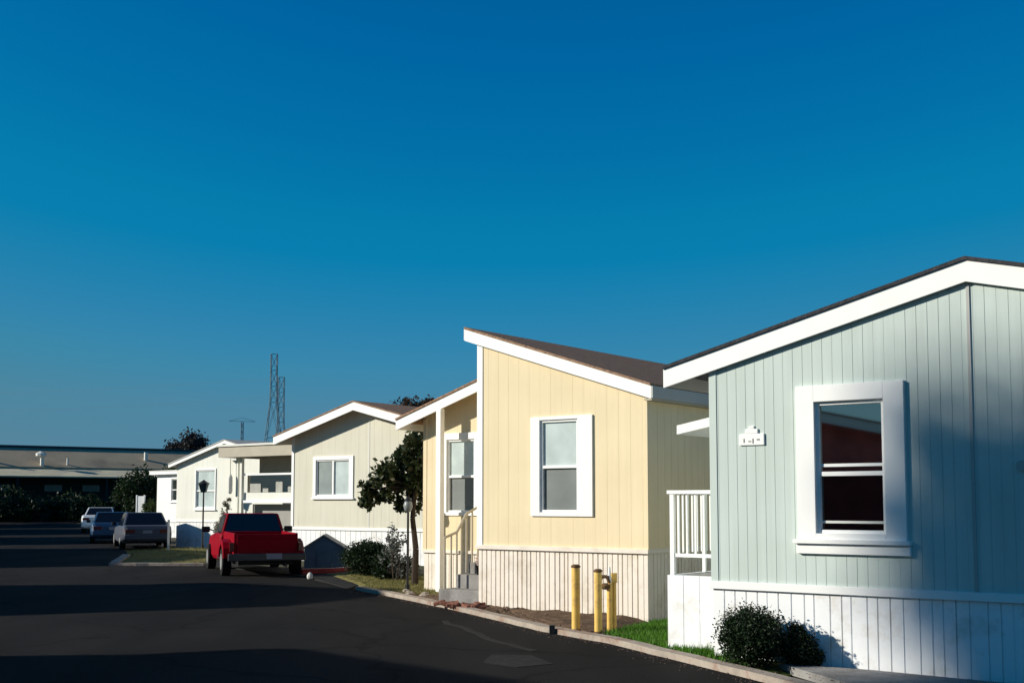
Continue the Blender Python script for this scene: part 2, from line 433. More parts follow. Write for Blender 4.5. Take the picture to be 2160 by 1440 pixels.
# ------------------------------------------------------------------ house pieces
def siding(mb, a0, a1, top, z0, holes=(), pitch=.2, g=.010, dep=.010, thick=.09, mp=None, brk=(), jitter=0.0):
    """vertical board siding in local a,z; front face at d=0, grooves recessed"""
    mp = mp or (lambda a, d, z: (a, d, z))
    xs = {a0, a1}; gr = []; gd = []
    x = a0 + pitch
    while x < a1 - .02:
        j = random.uniform(-jitter, jitter)
        gr.append((x + j - g / 2, x + j + g / 2)); gd.append(dep * random.uniform(.35, 1.5)); xs.update(gr[-1]); x += pitch
    for h in holes: xs.update((h[0], h[1]))
    xs.update(b for b in brk if a0 < b < a1)
    xs = sorted(xs)
    for l, r in zip(xs[:-1], xs[1:]):
        if r - l < 1e-5: continue
        m_ = (l + r) / 2
        d = next((q for p, q in zip(gr, gd) if p[0] <= m_ <= p[1]), 0)
        spans = [(z0, z0, top(l), top(r))]
        for h in holes:
            if h[0] < m_ < h[1]:
                spans = [(z0, z0, h[2], h[2]), (h[3], h[3], top(l), top(r))]
        for zb0, zb1, zt0, zt1 in spans:
            mb.hexa([mp(l, d, zb0), mp(r, d, zb1), mp(r, thick, zb1), mp(l, thick, zb0)],
                    [mp(l, d, zt0), mp(r, d, zt1), mp(r, thick, zt1), mp(l, thick, zt0)])
    return mb

def window(parent, x0, x1, z0, z1, y=0, trim=.12, sill=True, kind='hung', panes=('blind', 'screen'), mid=.5, proud=.03, apron=False, side_trim=None):
    """window in a hole of the front wall; parts > sub-parts; y = plane of the wall front"""
    st = side_trim or (trim, trim)
    f = MB()
    f.box(x0 - st[0], x0, y - proud, y + .02, z0 - .06, z1 + trim)
    f.box(x1, x1 + st[1], y - proud, y + .02, z0 - .06, z1 + trim)
    f.box(x0, x1, y - proud, y + .02, z1, z1 + trim)
    f.box(x0, x1, y - proud, y + .02, z0 - .06, z0)
    wd = f.build('window', 'white', parent, bevel=.004)
    s = MB(); t = .035
    s.box(x0, x0 + t, y + .0, y + .07, z0, z1); s.box(x1 - t, x1, y + .0, y + .07, z0, z1)
    s.box(x0 + t, x1 - t, y + .0, y + .07, z0, z0 + t); s.box(x0 + t, x1 - t, y + .0, y + .07, z1 - t, z1)
    if kind == 'hung':
        zm = z0 + (z1 - z0) * mid
        s.box(x0 + t, x1 - t, y + .005, y + .06, zm - .022, zm + .022)
        s.build('window_frame', 'white', wd, bevel=.003)
        MB().box(x0 + t, x1 - t, y + .035, y + .045, zm + .022, z1 - t).build('window_pane', panes[0], wd)
        MB().box(x0 + t, x1 - t, y + .045, y + .055, z0 + t, zm - .022).build('window_pane', panes[1], wd)
    else:
        xm = x0 + (x1 - x0) * mid
        s.box(xm - .03, xm + .03, y + .005, y + .06, z0 + t, z1 - t)
        s.build('window_frame', 'white', wd, bevel=.003)
        MB().box(x0 + t, xm - .03, y + .035, y + .045, z0 + t, z1 - t).build('window_pane', panes[0], wd)
        MB().box(xm + .03, x1 - t, y + .045, y + .055, z0 + t, z1 - t).build('window_pane', panes[1], wd)
    if sill:
        MB().box(x0 - st[0] - .04, x1 + st[1] + .04, y - proud - .04, y + .0, z0 - .10, z0 - .06).build('sill', 'white', wd, bevel=.004)
    if apron:
        MB().box(x0 - st[0] - .02, x1 + st[1] + .03, y - proud, y + .0, z0 - .20, z0 - .105).build('apron', 'white', wd, bevel=.004)
    return wd

def lin(pts):
    def f(x):
        for (xa, za), (xb, zb) in zip(pts[:-1], pts[1:]):
            if x <= xb: return za + (zb - za) * (x - xa) / (xb - xa)
        return pts[-1][1]
    return f

def band(mb, pts, dz0, dz1, y0, y1):
    """a board following a roof line between offsets dz0 and dz1"""
    for (xa, za), (xb, zb) in zip(pts[:-1], pts[1:]):
        mb.hexa([(xa, y0, za + dz0), (xb, y0, zb + dz0), (xb, y1, zb + dz0), (xa, y1, za + dz0)],
                [(xa, y0, za + dz1), (xb, y0, zb + dz1), (xb, y1, zb + dz1), (xa, y1, za + dz1)])
    return mb

def home(name, label, P, wid, depth, walltop, roofline, z_sk, mats, over=.3, fas=.2, holes=(), pitch=.2, skpitch=.12, rz=-TH, skj=.01, skg=.018, g=.004, dep=.0025):
    """generic manufactured home: gable end at y=0 facing the street"""
    wallm, skm, roofm = mats
    rf_ = lin(roofline)
    brk_ = 0; walltop = [(x, rf_(x) - .052) for x in (0, roofline[1][0], wid)] if len(roofline) == 3 else [(0, rf_(0) - .052), (wid, rf_(wid) - .052)]
    h = thing(name, label, 'house', (P[0], P[1], 0), rz)
    top = lin(walltop); brk = [p[0] for p in walltop]
    mb = MB()
    siding(mb, 0, wid, top, z_sk, holes, pitch, g=g, dep=dep, brk=brk)
    siding(mb, .09, depth - .09, lambda a: top(0) , z_sk, pitch=pitch, mp=lambda a, d, z: (d, a, z))
    siding(mb, .09, depth - .09, lambda a: top(wid), z_sk, pitch=pitch, mp=lambda a, d, z: (wid - d, a, z))
    mb.prism([(0, z_sk), (wid, z_sk)] + [(x, z) for x, z in reversed(walltop)], depth - .09, depth)
    mb.build('wall', wallm, h)
    sk = MB()
    siding(sk, .012, wid - .012, lambda a: z_sk - .0, -.1, pitch=skpitch, g=skg, dep=.014, thick=.05, mp=lambda a, d, z: (a, d + .012, z), jitter=skj)
    siding(sk, .062, depth - .02, lambda a: z_sk, -.1, pitch=skpitch, g=skg, dep=.014, thick=.05, mp=lambda a, d, z: (d + .012, a, z))
    siding(sk, .062, depth - .02, lambda a: z_sk, -.1, pitch=skpitch, g=skg, dep=.014, thick=.05, mp=lambda a, d, z: (wid - .012 - d, a, z))
    sk.build('skirting', skm, h)
    tr = MB()
    tr.box(-.02, wid + .02, -.025, .0, z_sk - .03, z_sk + .05)
    tr.box(wid + .0, wid + .02, .0, depth, z_sk - .03, z_sk + .05); tr.box(-.02, 0, .0, depth, z_sk - .03, z_sk + .05)
    tr.build('skirting_trim', 'white', h, bevel=.004)
    # roof
    ro = MB(); band(ro, roofline, 0, .035, -over - .02, depth + over)
    band(ro, roofline, -.05, 0, -over + .03, depth + over - .03)
    ro.build('roof', roofm, h)
    fa = MB(); band(fa, roofline, -fas, -.002, -over, -over + .028)
    fa.build('fascia', 'white', h)
    for (x, z), sgn in ((roofline[0], -1), (roofline[-1], 1)):
        ea = MB()
        ea.box(x - .012 + (0 if sgn < 0 else -.0), x + .012, -over + .028, depth + over, z - fas * .9, z - .004)
        ea.build('eave_board', 'gutter', h)
    return h

def corner_board(h, x, w_, z0, z1, y=-.02, m='white'):
    MB().box(x, x + w_, y, .0, z0, z1).build('corner_board', m, h, bevel=.003)

# ---- sage green home (right foreground)
gw = [(0, 2.97), (2.69, 3.64), (5.38, 2.97)]
gr_line = [(-.52, 3.04), (2.69, 3.84), (5.9, 3.04)]
gh = home('manufactured_home', 'sage green home in the right foreground with white skirting and a large white trimmed window',
          G, 5.38, 13, gw, gr_line, .74, ('green', 'whiteskirt', 'shingle_dark'), over=.06, fas=.20,
          holes=((1.18, 1.88, 1.30, 2.60),), pitch=.105, skpitch=.125, skj=.03, skg=.014, g=.005, dep=.0035)
corner_board(gh, 0.0, .085, .79, 3.09, y=-.008, m='green')
# marriage line batten in the middle of the facade
MB().box(2.675, 2.705, -.012, 0, .79, 3.63).build('batten', M['gutter'], gh)
gwin = window(gh, 1.18, 1.88, 1.30, 2.60, trim=.165, mid=.45, panes=('glass', 'glass_low'), sill=True, apron=True, side_trim=(.19, .20), proud=.045)
MB().box(1.215, 1.845, .025, .034, 1.40, 1.425).build('window_bar', 'lattice', gwin)
MB().box(1.215, 1.845, .02, .034, 1.955, 1.985).build('window_bar', 'white', gwin)
# house number plaque on the siding
pl = MB()
pl.box(.35, .63, -.02, -.0, 2.19, 2.31); pl.box(.42, .56, -.02, -.0, 2.31, 2.36)
pl.box(.46, .52, -.02, -.0, 2.36, 2.39)
plq = pl.build('plaque', 'white', gh, bevel=.006)
for x_, z_, a_, b_ in ((.40, 2.22, .012, .04), (.455, 2.225, .03, .012), (.50, 2.21, .012, .05), (.55, 2.24, .03, .016)):
    MB().box(x_, x_ + a_, -.024, -.02, z_, z_ + b_).build('marking', 'grey', plq)
MB().tube((3.12, -.03, 1.93), (3.12, .01, 1.93), .05, n=10).build('wall_vent', 'gutter', gh)

# ---- side porch of the sage home (own platform and railing)
pt = thing('porch', 'white skirted side porch with picket railing against the sage home', 'porch', W(G, 0, 0), -TH)
pb = MB(); siding(pb, -.78, -.02, lambda a: .80, -.08, pitch=.2, g=.008, dep=.008, thick=.06, mp=lambda a, d, z: (a, d + .44, z))
pb.box(-.78, -.72, .50, 2.6, -.08, .80)
pb.build('skirting', 'whiteskirt', pt)
MB().box(-.74, -.02, .52, 2.6, .72, .79).build('deck', 'grey', pt)
rl = MB()
for s_ in (-.75, -.10): rl.box(s_, s_ + .05, .45, .50, .80, 1.72)
rl.box(-.78, -.05, .44, .51, 1.70, 1.74); rl.box(-.70, -.10, .46, .49, 1.0, 1.04)
for i in range(6):
    x = -.66 + i * .105; rl.box(x, x + .022, .465, .485, 1.04, 1.70)
for yy in (1.2, 1.9, 2.55): rl.box(-.75, -.71, yy, yy + .04, .8, 1.7)
rl.box(-.76, -.70, .5, 2.6, 1.70, 1.74)
for i in range(18): rl.box(-.74, -.72, .6 + i * .11, .62 + i * .11, 1.04, 1.70)
rl.build('railing', 'white', pt)
aw = MB(); aw.hexa([(-.62, .40, 2.36), (0, .40, 2.47), (0, 2.6, 2.47), (-.62, 2.6, 2.36)], [(-.62, .40, 2.46), (0, .40, 2.57), (0, 2.6, 2.57), (-.62, 2.6, 2.46)])
aw.build('awning', 'white', pt)
MB().box(-.09, -.03, 2.5, 2.56, .79, 2.4).box(-.60, -.54, 2.5, 2.56, .79, 2.4).build('post', 'white', pt)

# ---- yellow home
yh = thing('manufactured_home', 'pale yellow home with tall mono pitch roof and brown shingles behind three yellow gas posts', 'house', (Y[0], Y[1], 0), -TH)
YD = 13.0
ztop = lin([(-3.07, 4.228), (0, 3.235)])
mb = MB()
siding(mb, -3.07, 0, ztop, .93, ((-1.86, -1.17, 1.46, 2.84),), .2, g=.003, dep=.0016)
siding(mb, .09, YD, lambda a: 3.2, .93, pitch=.2, g=.006, dep=.006, mp=lambda a, d, z: (-d, a, z))
siding(mb, .09, YD, lambda a: 4.2, .73, pitch=.2, g=.006, dep=.006, mp=lambda a, d, z: (-3.07 + d, a, z))
zlow = lin([(-6.07, 3.208), (-3.07, 4.153)])
siding(mb, -6.07, -3.07, zlow, .72, ((-5.50, -4.84, 1.43, 2.75),), .2, g=.003, dep=.0016, mp=lambda a, d, z: (a, d + 2.11, z))
siding(mb, 2.2, YD, lambda a: 3.2, .72, pitch=.2, g=.006, dep=.006, mp=lambda a, d, z: (-6.07 + d, a, z))
mb.build('wall', 'yellow', yh)
sk = MB()
siding(sk, -3.06, -.01, lambda a: .90, -.1, pitch=.085, g=.022, dep=.016, thick=.06, mp=lambda a, d, z: (a, d + .01, z), jitter=.016)
siding(sk, .07, YD, lambda a: .90, -.1, pitch=.1, g=.016, dep=.012, thick=.05, mp=lambda a, d, z: (-.01 - d, a, z))
siding(sk, .07, 2.1, lambda a: .90, -.1, pitch=.1, g=.016, dep=.012, thick=.05, mp=lambda a, d, z: (-3.06 + d, a, z))
siding(sk, -6.06, -3.08, lambda a: .70, -.1, pitch=.1, g=.016, dep=.012, thick=.05, mp=lambda a, d, z: (a, d + 2.12, z), jitter=.01)
siding(sk, 2.2, YD, lambda a: .70, -.1, pitch=.1, g=.016, dep=.012, thick=.05, mp=lambda a, d, z: (-6.06 + d, a, z))
sk.build('skirting', 'creamskirt', yh)
tr = MB()
tr.box(-3.10, .02, -.03, 0, .885, .95); tr.box(0, .02, 0, YD, .885, .95); tr.box(-3.10, -3.07, 0, 2.1, .885, .95)
tr.box(-6.10, -3.07, 2.08, 2.11, .685, .74)
tr.build('skirting_trim', 'creamskirt', yh, bevel=.004)
cb = MB(); cb.box(-3.085, -2.975, -.012, 0, .95, 4.18); cb.box(-3.085, -3.07, 0, .1, .95, 4.18); cb.build('corner_board', 'white', yh)
MB().box(-.035, .012, -.008, 0, .95, 3.19).box(.0, .012, 0, .05, .95, 3.04).build('corner_board', 'yellow', yh)
MB().box(-6.085, -6.0, 2.102, 2.11, .74, 3.15).build('corner_board', 'yellow', yh)
rt = [(-3.27, 4.345), (.13, 3.245)]
ro = MB(); band(ro, rt, 0, .035, -.12, YD + .1); band(ro, rt, -.05, 0, -.07, YD)
ro.build('roof', 'shingle_brown', yh)
fa = MB(); band(fa, rt, -.185, -.002, -.10, -.072); fa.box(-3.285, -3.262, -.10, YD, 4.17, 4.35); fa.build('fascia', 'white', yh)
MB().box(.13, .16, -.10, YD, 3.07, 3.24).build('gutter', 'gutter', yh)
MB().box(.0, .13, -.07, YD, 3.04, 3.07).build('soffit', 'tan', yh)
rl_ = [(-6.46, 3.135), (-3.08, 4.18)]
rl_ = [(-6.47, 3.135), (-3.075, 3.135 + 3.395 * .315)]
ro = MB(); band(ro, rl_, 0, .035, 1.74, YD + .1); band(ro, rl_, -.05, 0, 1.79, YD)
ro.build('roof', 'shingle_brown', yh)
fa = MB(); band(fa, rl_, -.185, -.002, 1.76, 1.788); fa.box(-6.482, -6.458, 1.788, YD, 2.96, 3.13); fa.build('fascia', 'white', yh)
window(yh, -1.86, -1.17, 1.46, 2.84, trim=.05, mid=.49, panes=('blind', 'screen'), sill=False, side_trim=(.17, .26), proud=.03)
window(yh, -5.50, -4.84, 1.43, 2.75, y=2.11, trim=.12, mid=.49, panes=('blind', 'screen'), sill=False, side_trim=(.16, .12), proud=.03)
MB().box(-5.46, -5.35, 1.74, 1.85, -.1, 3.30).build('porch_post', 'white', yh, bevel=.006)
st = MB()
for i, (s0, v0, z1) in enumerate(((-3.98, .12, .22), (-3.90, .45, .44), (-3.90, .78, .62))):
    st.box(s0, -3.09, v0, 2.05 if i == 2 else v0 + .42, -.1 if i == 0 else .0, z1)
stp = st.build('steps', 'concrete', yh, bevel=.01)
rr = MB()
rr.tube((-3.92, .20, 1.04), (-3.92, .50, 1.12), .022); rr.tube((-3.92, .5, 1.12), (-3.92, .75, 1.42), .022); rr.tube((-3.92, .75, 1.42), (-3.92, 1.3, 1.62), .022)
for v_, zt, zb in ((.20, 1.04, .2), (.36, 1.08, .22), (.50, 1.12, .4), (.62, 1.26, .4), (.75, 1.42, .45), (.9, 1.48, .5), (1.05, 1.53, .5), (1.3, 1.62, .5)):
    rr.tube((-3.92, v_, zb), (-3.92, v_, zt), .016)
rr.build('handrail', 'tan', yh)

def pot(P, r, h, label, fl):
    t = thing('flower_pot', label, 'plant pot', P)
    MB().lathe([(r * .75, 0), (r, h * .9), (r * 1.08, h * .9), (r * 1.08, h)], n=14).build('pot', 'terracotta', t, smooth=False)
    mb = MB()
    for i in range(160):
        a = random.uniform(0, 6.28); q = random.uniform(0, r * 1.2); z = h + random.uniform(0, r * 1.6)
        leaf(mb, (q * math.cos(a), q * math.sin(a), z), .022)
    mb.build('foliage', fl, t)
def leaf(mb, p, s, asp=.55):
    d = Vector((random.gauss(0, 1), random.gauss(0, 1), random.gauss(0, 1))).normalized()
    e = d.orthogonal().normalized() if random.random() < .5 else d.cross(Vector((random.gauss(0, 1), random.gauss(0, 1), random.gauss(0, 1)))).normalized()
    p = Vector(p); s *= random.uniform(.6, 1.3)
    mb.add([p - d * s, p + e * s * asp, p + d * s, p - e * s * asp], [(0, 1, 2, 3)])
pot(W(Y, -3.52, .62, .44), .075, .15, 'small dark flower pot on the middle step with pale flowers', 'petal')
pot(W(Y, -3.30, .60, .44), .07, .14, 'small dark flower pot beside the skirting corner with grey foliage', 'leaf_grey')

# ---- beige home
bh = home('manufactured_home', 'beige gabled home with sliding window behind the red pickup',
          B, 6.0, 12, [(0, 3.2), (2.9, 4.05), (6.0, 3.2)], [(-.37, 3.52), (2.88, 4.38), (6.35, 3.50)], .86,
          ('beige', 'whiteskirt', 'shingle_brown'), over=.42, fas=.23, holes=((1.02, 2.36, 1.80, 2.82),), pitch=.3, skpitch=.2)
corner_board(bh, -.01, .10, .91, 3.5)
MB().box(3.10, 3.13, -.008, 0, .91, 3.95).build('batten', 'lattice', bh)
window(bh, 1.02, 2.36, 1.80, 2.82, kind='slide', trim=.10, panes=('stripe', 'blind'), mid=.5, side_trim=(.12, .16))

# ---- carport between beige and cream homes
cp = thing('carport', 'flat roofed carport porch with window band joined to the beige home', 'carport', (B[0], B[1], 0), -TH)
c0 = 1.0
MB().box(-4.15, -.10, c0 - .45, c0 + 5, 3.37, 3.43).build('roof', 'lattice', cp)
MB().box(-4.10, -.10, c0 - .40, c0 - .34, 3.03, 3.365).box(-4.10, -4.04, c0 - .34, c0 + 5, 3.03, 3.365).build('fascia', 'tan', cp)
MB().box(-3.3, -.10, c0 + .6, c0 + .66, 2.40, 3.0).build('header_panel', 'tan', cp)
MB().box(-3.3, -1.2 + 1.1, c0 - .02, c0 + .05, 2.46, 2.52).build('window_rail', 'white', cp)
wb = MB().box(-3.25, -.12, c0 + .08, c0 + .11, 1.92, 2.46).build('window_band', 'glass', cp)
for x, wd_, z1 in ((-3.1, .5, 2.2), (-2.5, .25, 2.05), (-1.9, .3, 2.25), (-1.35, .35, 2.1), (-.6, .3, 2.3)):
    MB().box(x, x + wd_, c0 + .06, c0 + .075, 1.93, z1).build('curtain', 'cloth', wb)
MB().box(-3.42, -.10, c0, c0 + .07, 1.62, 1.92).build('low_wall', 'cream', cp)
MB().box(-3.46, -.10, c0 - .06, c0 + .0, 1.60, 1.68).build('ledge', 'white', cp)
MB().box(-3.30, -.14, c0 + .35, c0 + .40, -.05, 1.56).build('garage_door', 'grey', cp)
pm = MB()
for x in (-3.60, -3.42): pm.box(x, x + .1, c0 - .10, c0 + .0, -.05, 3.03)
pm.build('post', 'cream', cp)
MB().box(-.22, -.1, c0 - .1, c0 - .0, -.05, 3.03).build('post', 'cream', cp)
MB().box(-4.6, -3.6, c0 + .02, c0 + .1, 0, 2.95).build('side_wall', 'cream', cp)
hg = thing('hanging_lantern', 'pale hanging lantern on the carport post beside the cream home', 'lantern', W(B, -3.72, c0 - .22, 0), -TH)
MB().tube((0, 0, 2.5), (0, 0, 3.0), .008).build('chain', 'black', hg)
MB().lathe([(.04, 1.88), (.075, 1.95), (.075, 2.4), (.03, 2.5)], n=10).build('shade', 'lattice', hg)

# ---- cream home
ah = home('manufactured_home', 'cream gabled home with tall window behind the black street lamp',
          A, 5.9, 12, [(0, 2.93), (2.95, 3.72), (5.9, 2.93)], [(-.28, 3.04), (2.95, 3.86), (6.2, 3.04)], .92,
          ('cream', 'whiteskirt', 'shingle_light'), over=.2, fas=.12, holes=((1.17, 2.25, 1.42, 2.80),), pitch=.3, skpitch=.2)
window(ah, 1.17, 2.25, 1.42, 2.80, trim=.06, panes=('blind', 'blind'), mid=.45)

# ---- small white home beyond
D = (-17.33, 58.0)
dh = home('manufactured_home', 'small white flat roofed home at the far end beyond the cream home',
          D, 5.0, 9, [(0, 2.90), (5.0, 2.96)], [(-.3, 3.12), (5.2, 3.16)], .7, ('white', 'whiteskirt', 'lattice'), over=.25, fas=.16,
          holes=((1.15, 1.9, 1.7, 2.75),), pitch=.3, skpitch=.2)
window(dh, 1.15, 1.9, 1.7, 2.75, trim=.06, panes=('glass', 'glass'))
fp = thing('gate', 'white board gate beside the dark tree at the far end', 'gate', (-19.2, 61.5, 0), -R(15))
MB().box(-.22, .16, 0, .05, 0, 1.95).build('panel', 'white', fp)
MB().box(-.28, -.22, -.02, .07, 0, 2.0).box(.16, .22, -.02, .07, 0, 2.0).build('post', 'white', fp)

# ---- homes across the street (seen in the window reflection, they shade the road)
rd = math.atan2(-.39, .92)   # road heading
def across(y0, wdt, label, mats, ridge, eave, depth=12, off=2.2):
    # local x runs along the road away from camera, y away from the road
    base = Vector((leftk(y0) - off, y0 , 0))
    h = home('manufactured_home', label, (0, 0), wdt, depth, [(0, eave), (wdt / 2, ridge), (wdt, eave)],
             [(-.3, eave + .06), (wdt / 2, ridge + .16), (wdt + .3, eave + .06)], .85, mats, over=.3, fas=.18,
             holes=((wdt * .3, wdt * .3 + .9, 1.5, 2.5),), pitch=.3, skpitch=.2, rz=0)
    h.location = base
    h.rotation_euler = (0, 0, R(90 + 22.8))
    window(h, wdt * .3, wdt * .3 + .9, 1.5, 2.5, trim=.1, panes=('blind', 'screen'))
    return h
across(4.0, 9.2, 'home with red walls and red shingle roof across the street nearest the camera', ('redwall', 'whiteskirt', 'shingle_red'), 3.65, 2.75)
across(18.4, 5.4, 'narrow beige home across the street opposite the yellow home', ('beige', 'whiteskirt', 'shingle_dark'), 4.3, 3.2)
across(31.0, 12.0, 'wide cream home across the street opposite the beige home', ('cream', 'creamskirt', 'shingle_brown'), 4.3, 3.1)
across(47.0, 10.0, 'pale home across the street beyond the wide cream one', ('white', 'whiteskirt', 'shingle_dark'), 4.1, 3.0)
across(61.0, 12.0, 'beige home across the street opposite the white sedan', ('beige', 'whiteskirt', 'shingle_brown'), 4.1, 3.0)
across(77.0, 14.0, 'last home across the street before the warehouse', ('cream', 'whiteskirt', 'shingle_dark'), 4.1, 3.0)

# ------------------------------------------------------------------ vegetation
def foliage(blobs, n, size, shell=.55, asp=.55):
    """leaf faces spread in clumps through ellipsoids: (cx,cy,cz,rx,ry,rz)"""
    mb = MB(); vol = [b[3] * b[4] * b[5] for b in blobs]; tot = sum(vol)
    for b, v_ in zip(blobs, vol):
        k = int(n * v_ / tot); cl = max(6, k // 40)
        cents = []
        for _ in range(cl):
            d = Vector((random.gauss(0, 1), random.gauss(0, 1), random.gauss(0, 1))).normalized() * (random.uniform(shell, 1) ** .6)
            cents.append(d)
        for _ in range(k):
            c_ = random.choice(cents); sp = .17
            p = (c_.x + random.gauss(0, sp), c_.y + random.gauss(0, sp), c_.z + random.gauss(0, sp))
            leaf(mb, (b[0] + p[0] * b[3], b[1] + p[1] * b[4], b[2] + p[2] * b[5]), size, asp)
    return mb
def limbs(base, tips, r):
    mb = MB()
    for t in tips:
        b = Vector(base); t = Vector(t); m_ = b.lerp(t, .5) + Vector((random.uniform(-.1, .1), random.uniform(-.1, .1), .08)) * (t - b).length * .6
        mb.path([b, m_, t], [r, r * .6, r * .2], 7)
    return mb
def tree(name, label, loc, trunk, blobs, n, size, lm, cat='tree', group=None, shell=.5):
    t = thing(name, label, cat, loc, group=group)
    mb = MB(); pts, rs = trunk; mb.path([Vector(p) for p in pts], rs, 9)
    for b in blobs:
        for _ in range(3):
            c_ = Vector(b[:3]); e = c_ + Vector((random.uniform(-.7, .7) * b[3], random.uniform(-.7, .7) * b[4], random.uniform(-.3, .7) * b[5]))
            mb.path([Vector(pts[-1]), Vector(pts[-1]).lerp(e, .5) + Vector((0, 0, .05)), e], [rs[-1] * .8, rs[-1] * .45, rs[-1] * .12], 6)
    mb.build('trunk', 'bark', t)
    foliage(blobs, n, size, shell).build('crown', lm, t)
    return t
def bush(name, label, loc, blobs, n, size, lm, shell=.7):
    t = thing(name, label, 'bush', loc)
    mb = MB()
    for b in blobs:
        for _ in range(7):
            e = Vector(b[:3]) + Vector((random.uniform(-.7, .7) * b[3], random.uniform(-.7, .7) * b[4], random.uniform(-.2, .7) * b[5]))
            mb.path([Vector((b[0] * .6, b[1] * .6, -.02)), Vector((b[0] * .8, b[1] * .8, b[2] * .5)).lerp(e, .4), e], [.012, .008, .003], 5)
    mb.build('stems', 'bark', t)
    foliage(blobs, n, size, shell).build('foliage', lm, t)
    return t
# round clipped bush and small bush by the sage skirting
bush('round_bush', 'round dark clipped bush against the white skirting of the sage home', (2.38, 11.82, 0),
     [(-.02, 0, .28, .31, .28, .26), (-.03, 0, .26, .27, .25, .22), (0, 0, .24, .2, .2, .16)], 15000, .015, 'leaf', .75)
bush('small_bush', 'small pointed dark bush right of the round clipped bush', (2.80, 11.72, 0),
     [(0, 0, .18, .16, .14, .16), (-.02, 0, .29, .09, .08, .12), (.12, .0, .10, .11, .1, .09)], 7500, .014, 'leaf')
# weeds under porch skirting
for i, (x, y) in enumerate(((2.12, 12.55), (2.0, 12.7), (2.24, 12.28))):
    mb = MB()
    for _ in range(60):
        a = random.uniform(0, 6.28); l = random.uniform(.06, .16); q = random.uniform(.0, .07)
        px, py = x + q * math.cos(a), y + q * math.sin(a)
        mb.add([(px - .005, py, -.02), (px + .005, py, -.02), (px + math.cos(a) * l * .5, py + math.sin(a) * l * .5, l)], [(0, 1, 2)])
    tag(mb.build('weed', 'blade'), 'green weed tuft at the foot of the white porch skirting', 'weed', 'weeds under the porch')
# arching tree between yellow and beige homes
tree('broadleaf_tree', 'arching broad leaved tree between the yellow and the beige homes', (-1.90, 23.3, 0),
     ([(0, 0, -.05), (.02, 0, .7), (-.05, .02, 1.3), (.0, 0, 1.9)], [.075, .06, .05, .045]),
     [(.02, .1, 2.55, .32, .5, .52), (-.30, .05, 2.22, .44, .45, .38), (-.72, 0, 1.95, .38, .35, .30), (-1.05, 0, 1.66, .22, .25, .28), (.0, .1, 1.9, .30, .35, .42), (-.45, .1, 1.82, .28, .3, .24), (-.2, .1, 1.62, .2, .25, .22)],
     4200, .062, 'leaf_tree', shell=.25)
bush('round_bush', 'rounded green bush right of the red pickup on the dry lawn', (-3.16, 26.2, 0),
     [(0, 0, .40, .50, .46, .32), (.05, 0, .38, .44, .4, .28)], 15000, .024, 'leaf')
bush('leafy_bush', 'loose grey leaved bush between round bush and black lamp post', (-2.35, 24.6, 0),
     [(0, 0, .6, .36, .3, .42), (.18, 0, .3, .3, .3, .3), (-.15, 0, .95, .15, .15, .22)], 750, .04, 'leaf_grey', shell=.2)
bush('dark_bush', 'low dark bush behind the black lamp post', (-2.5, 25.0, 0),
     [(0, 0, .28, .42, .3, .26)], 1500, .035, 'leaf')
# slim topiary sapling behind pickup
tp = thing('sapling', 'slim sapling with small round top behind the cab of the red pickup', 'sapling', (-8.05, 33.4, 0))
MB().path([Vector((-.18, 0, 0)), Vector((-.16, 0, .6)), Vector((-.06, 0, 1.0)), Vector((.05, 0, 1.3)), Vector((.05, 0, 1.5))], [.035, .03, .025, .02, .015], 7).build('trunk', 'bark', tp)
foliage([(.05, 0, 1.58, .15, .12, .15), (-.04, 0, 1.15, .13, .1, .3), (-.16, 0, .85, .16, .12, .3)], 2200, .022, .3).build('crown', 'leaf_shrub', tp)
# trees at the far left end
tree('dark_tree', 'dark bushy tree left of the small white home', (-21.4, 68, 0), ([(0, 0, -.1), (0, 0, .9), (0, 0, 1.8)], [.2, .16, .12]),
     [(0, 0, 2.3, 1.15, 1.1, 1.15), (.6, 0, 2.7, 1.0, .9, .9), (-.7, 0, 2.2, .65, .7, .8), (.3, 0, 1.4, 1.1, 1.0, .9)], 4500, .10, 'leaf', shell=.3)
tree('green_shrub_tree', 'green shrub between the white gate and the small white home', (-18.7, 61.5, 0), ([(0, 0, -.1), (0, 0, .5), (0, 0, .9)], [.06, .05, .04]),
     [(0, 0, 1.2, .40, .4, .5)], 1200, .07, 'leaf_green')
tree('round_tree', 'dark round crowned tree behind the warehouse roof end', (-38.2, 140, 0), ([(0, 0, -.1), (.2, 0, 3), (.3, 0, 5.5)], [.5, .4, .3]),
     [(.2, 0, 7.2, 2.6, 2.4, 2.3), (-1.8, 0, 6.6, 1.7, 1.7, 1.4), (1.6, 0, 6.6, 2.0, 2, 1.6)], 9000, .2, 'leaf_far', shell=.3)
tree('olive_tree', 'low olive green tree in front of the warehouse roof end', (-19.5, 68.5, 0), ([(0, 0, -.1), (0, 0, 1.2), (0, 0, 2.2)], [.15, .12, .1]),
     [(0, 0, 3.2, 1.0, .9, .7), (.9, 0, 3.1, .7, .8, .6)], 2200, .09, 'leaf_green', shell=.3)
tree('bronze_tree', 'bronze leaved tree top behind the roof of the beige home', (-5.0, 56, 0), ([(0, 0, -.1), (0, 0, 2.5), (0, 0, 4.4)], [.25, .2, .15]),
     [(.0, 0, 5.6, 1.1, 1.0, .85), (.8, 0, 5.95, .7, .7, .6), (-.6, 0, 5.7, .5, .6, .5)], 3800, .09, 'leaf_brown', shell=.3)
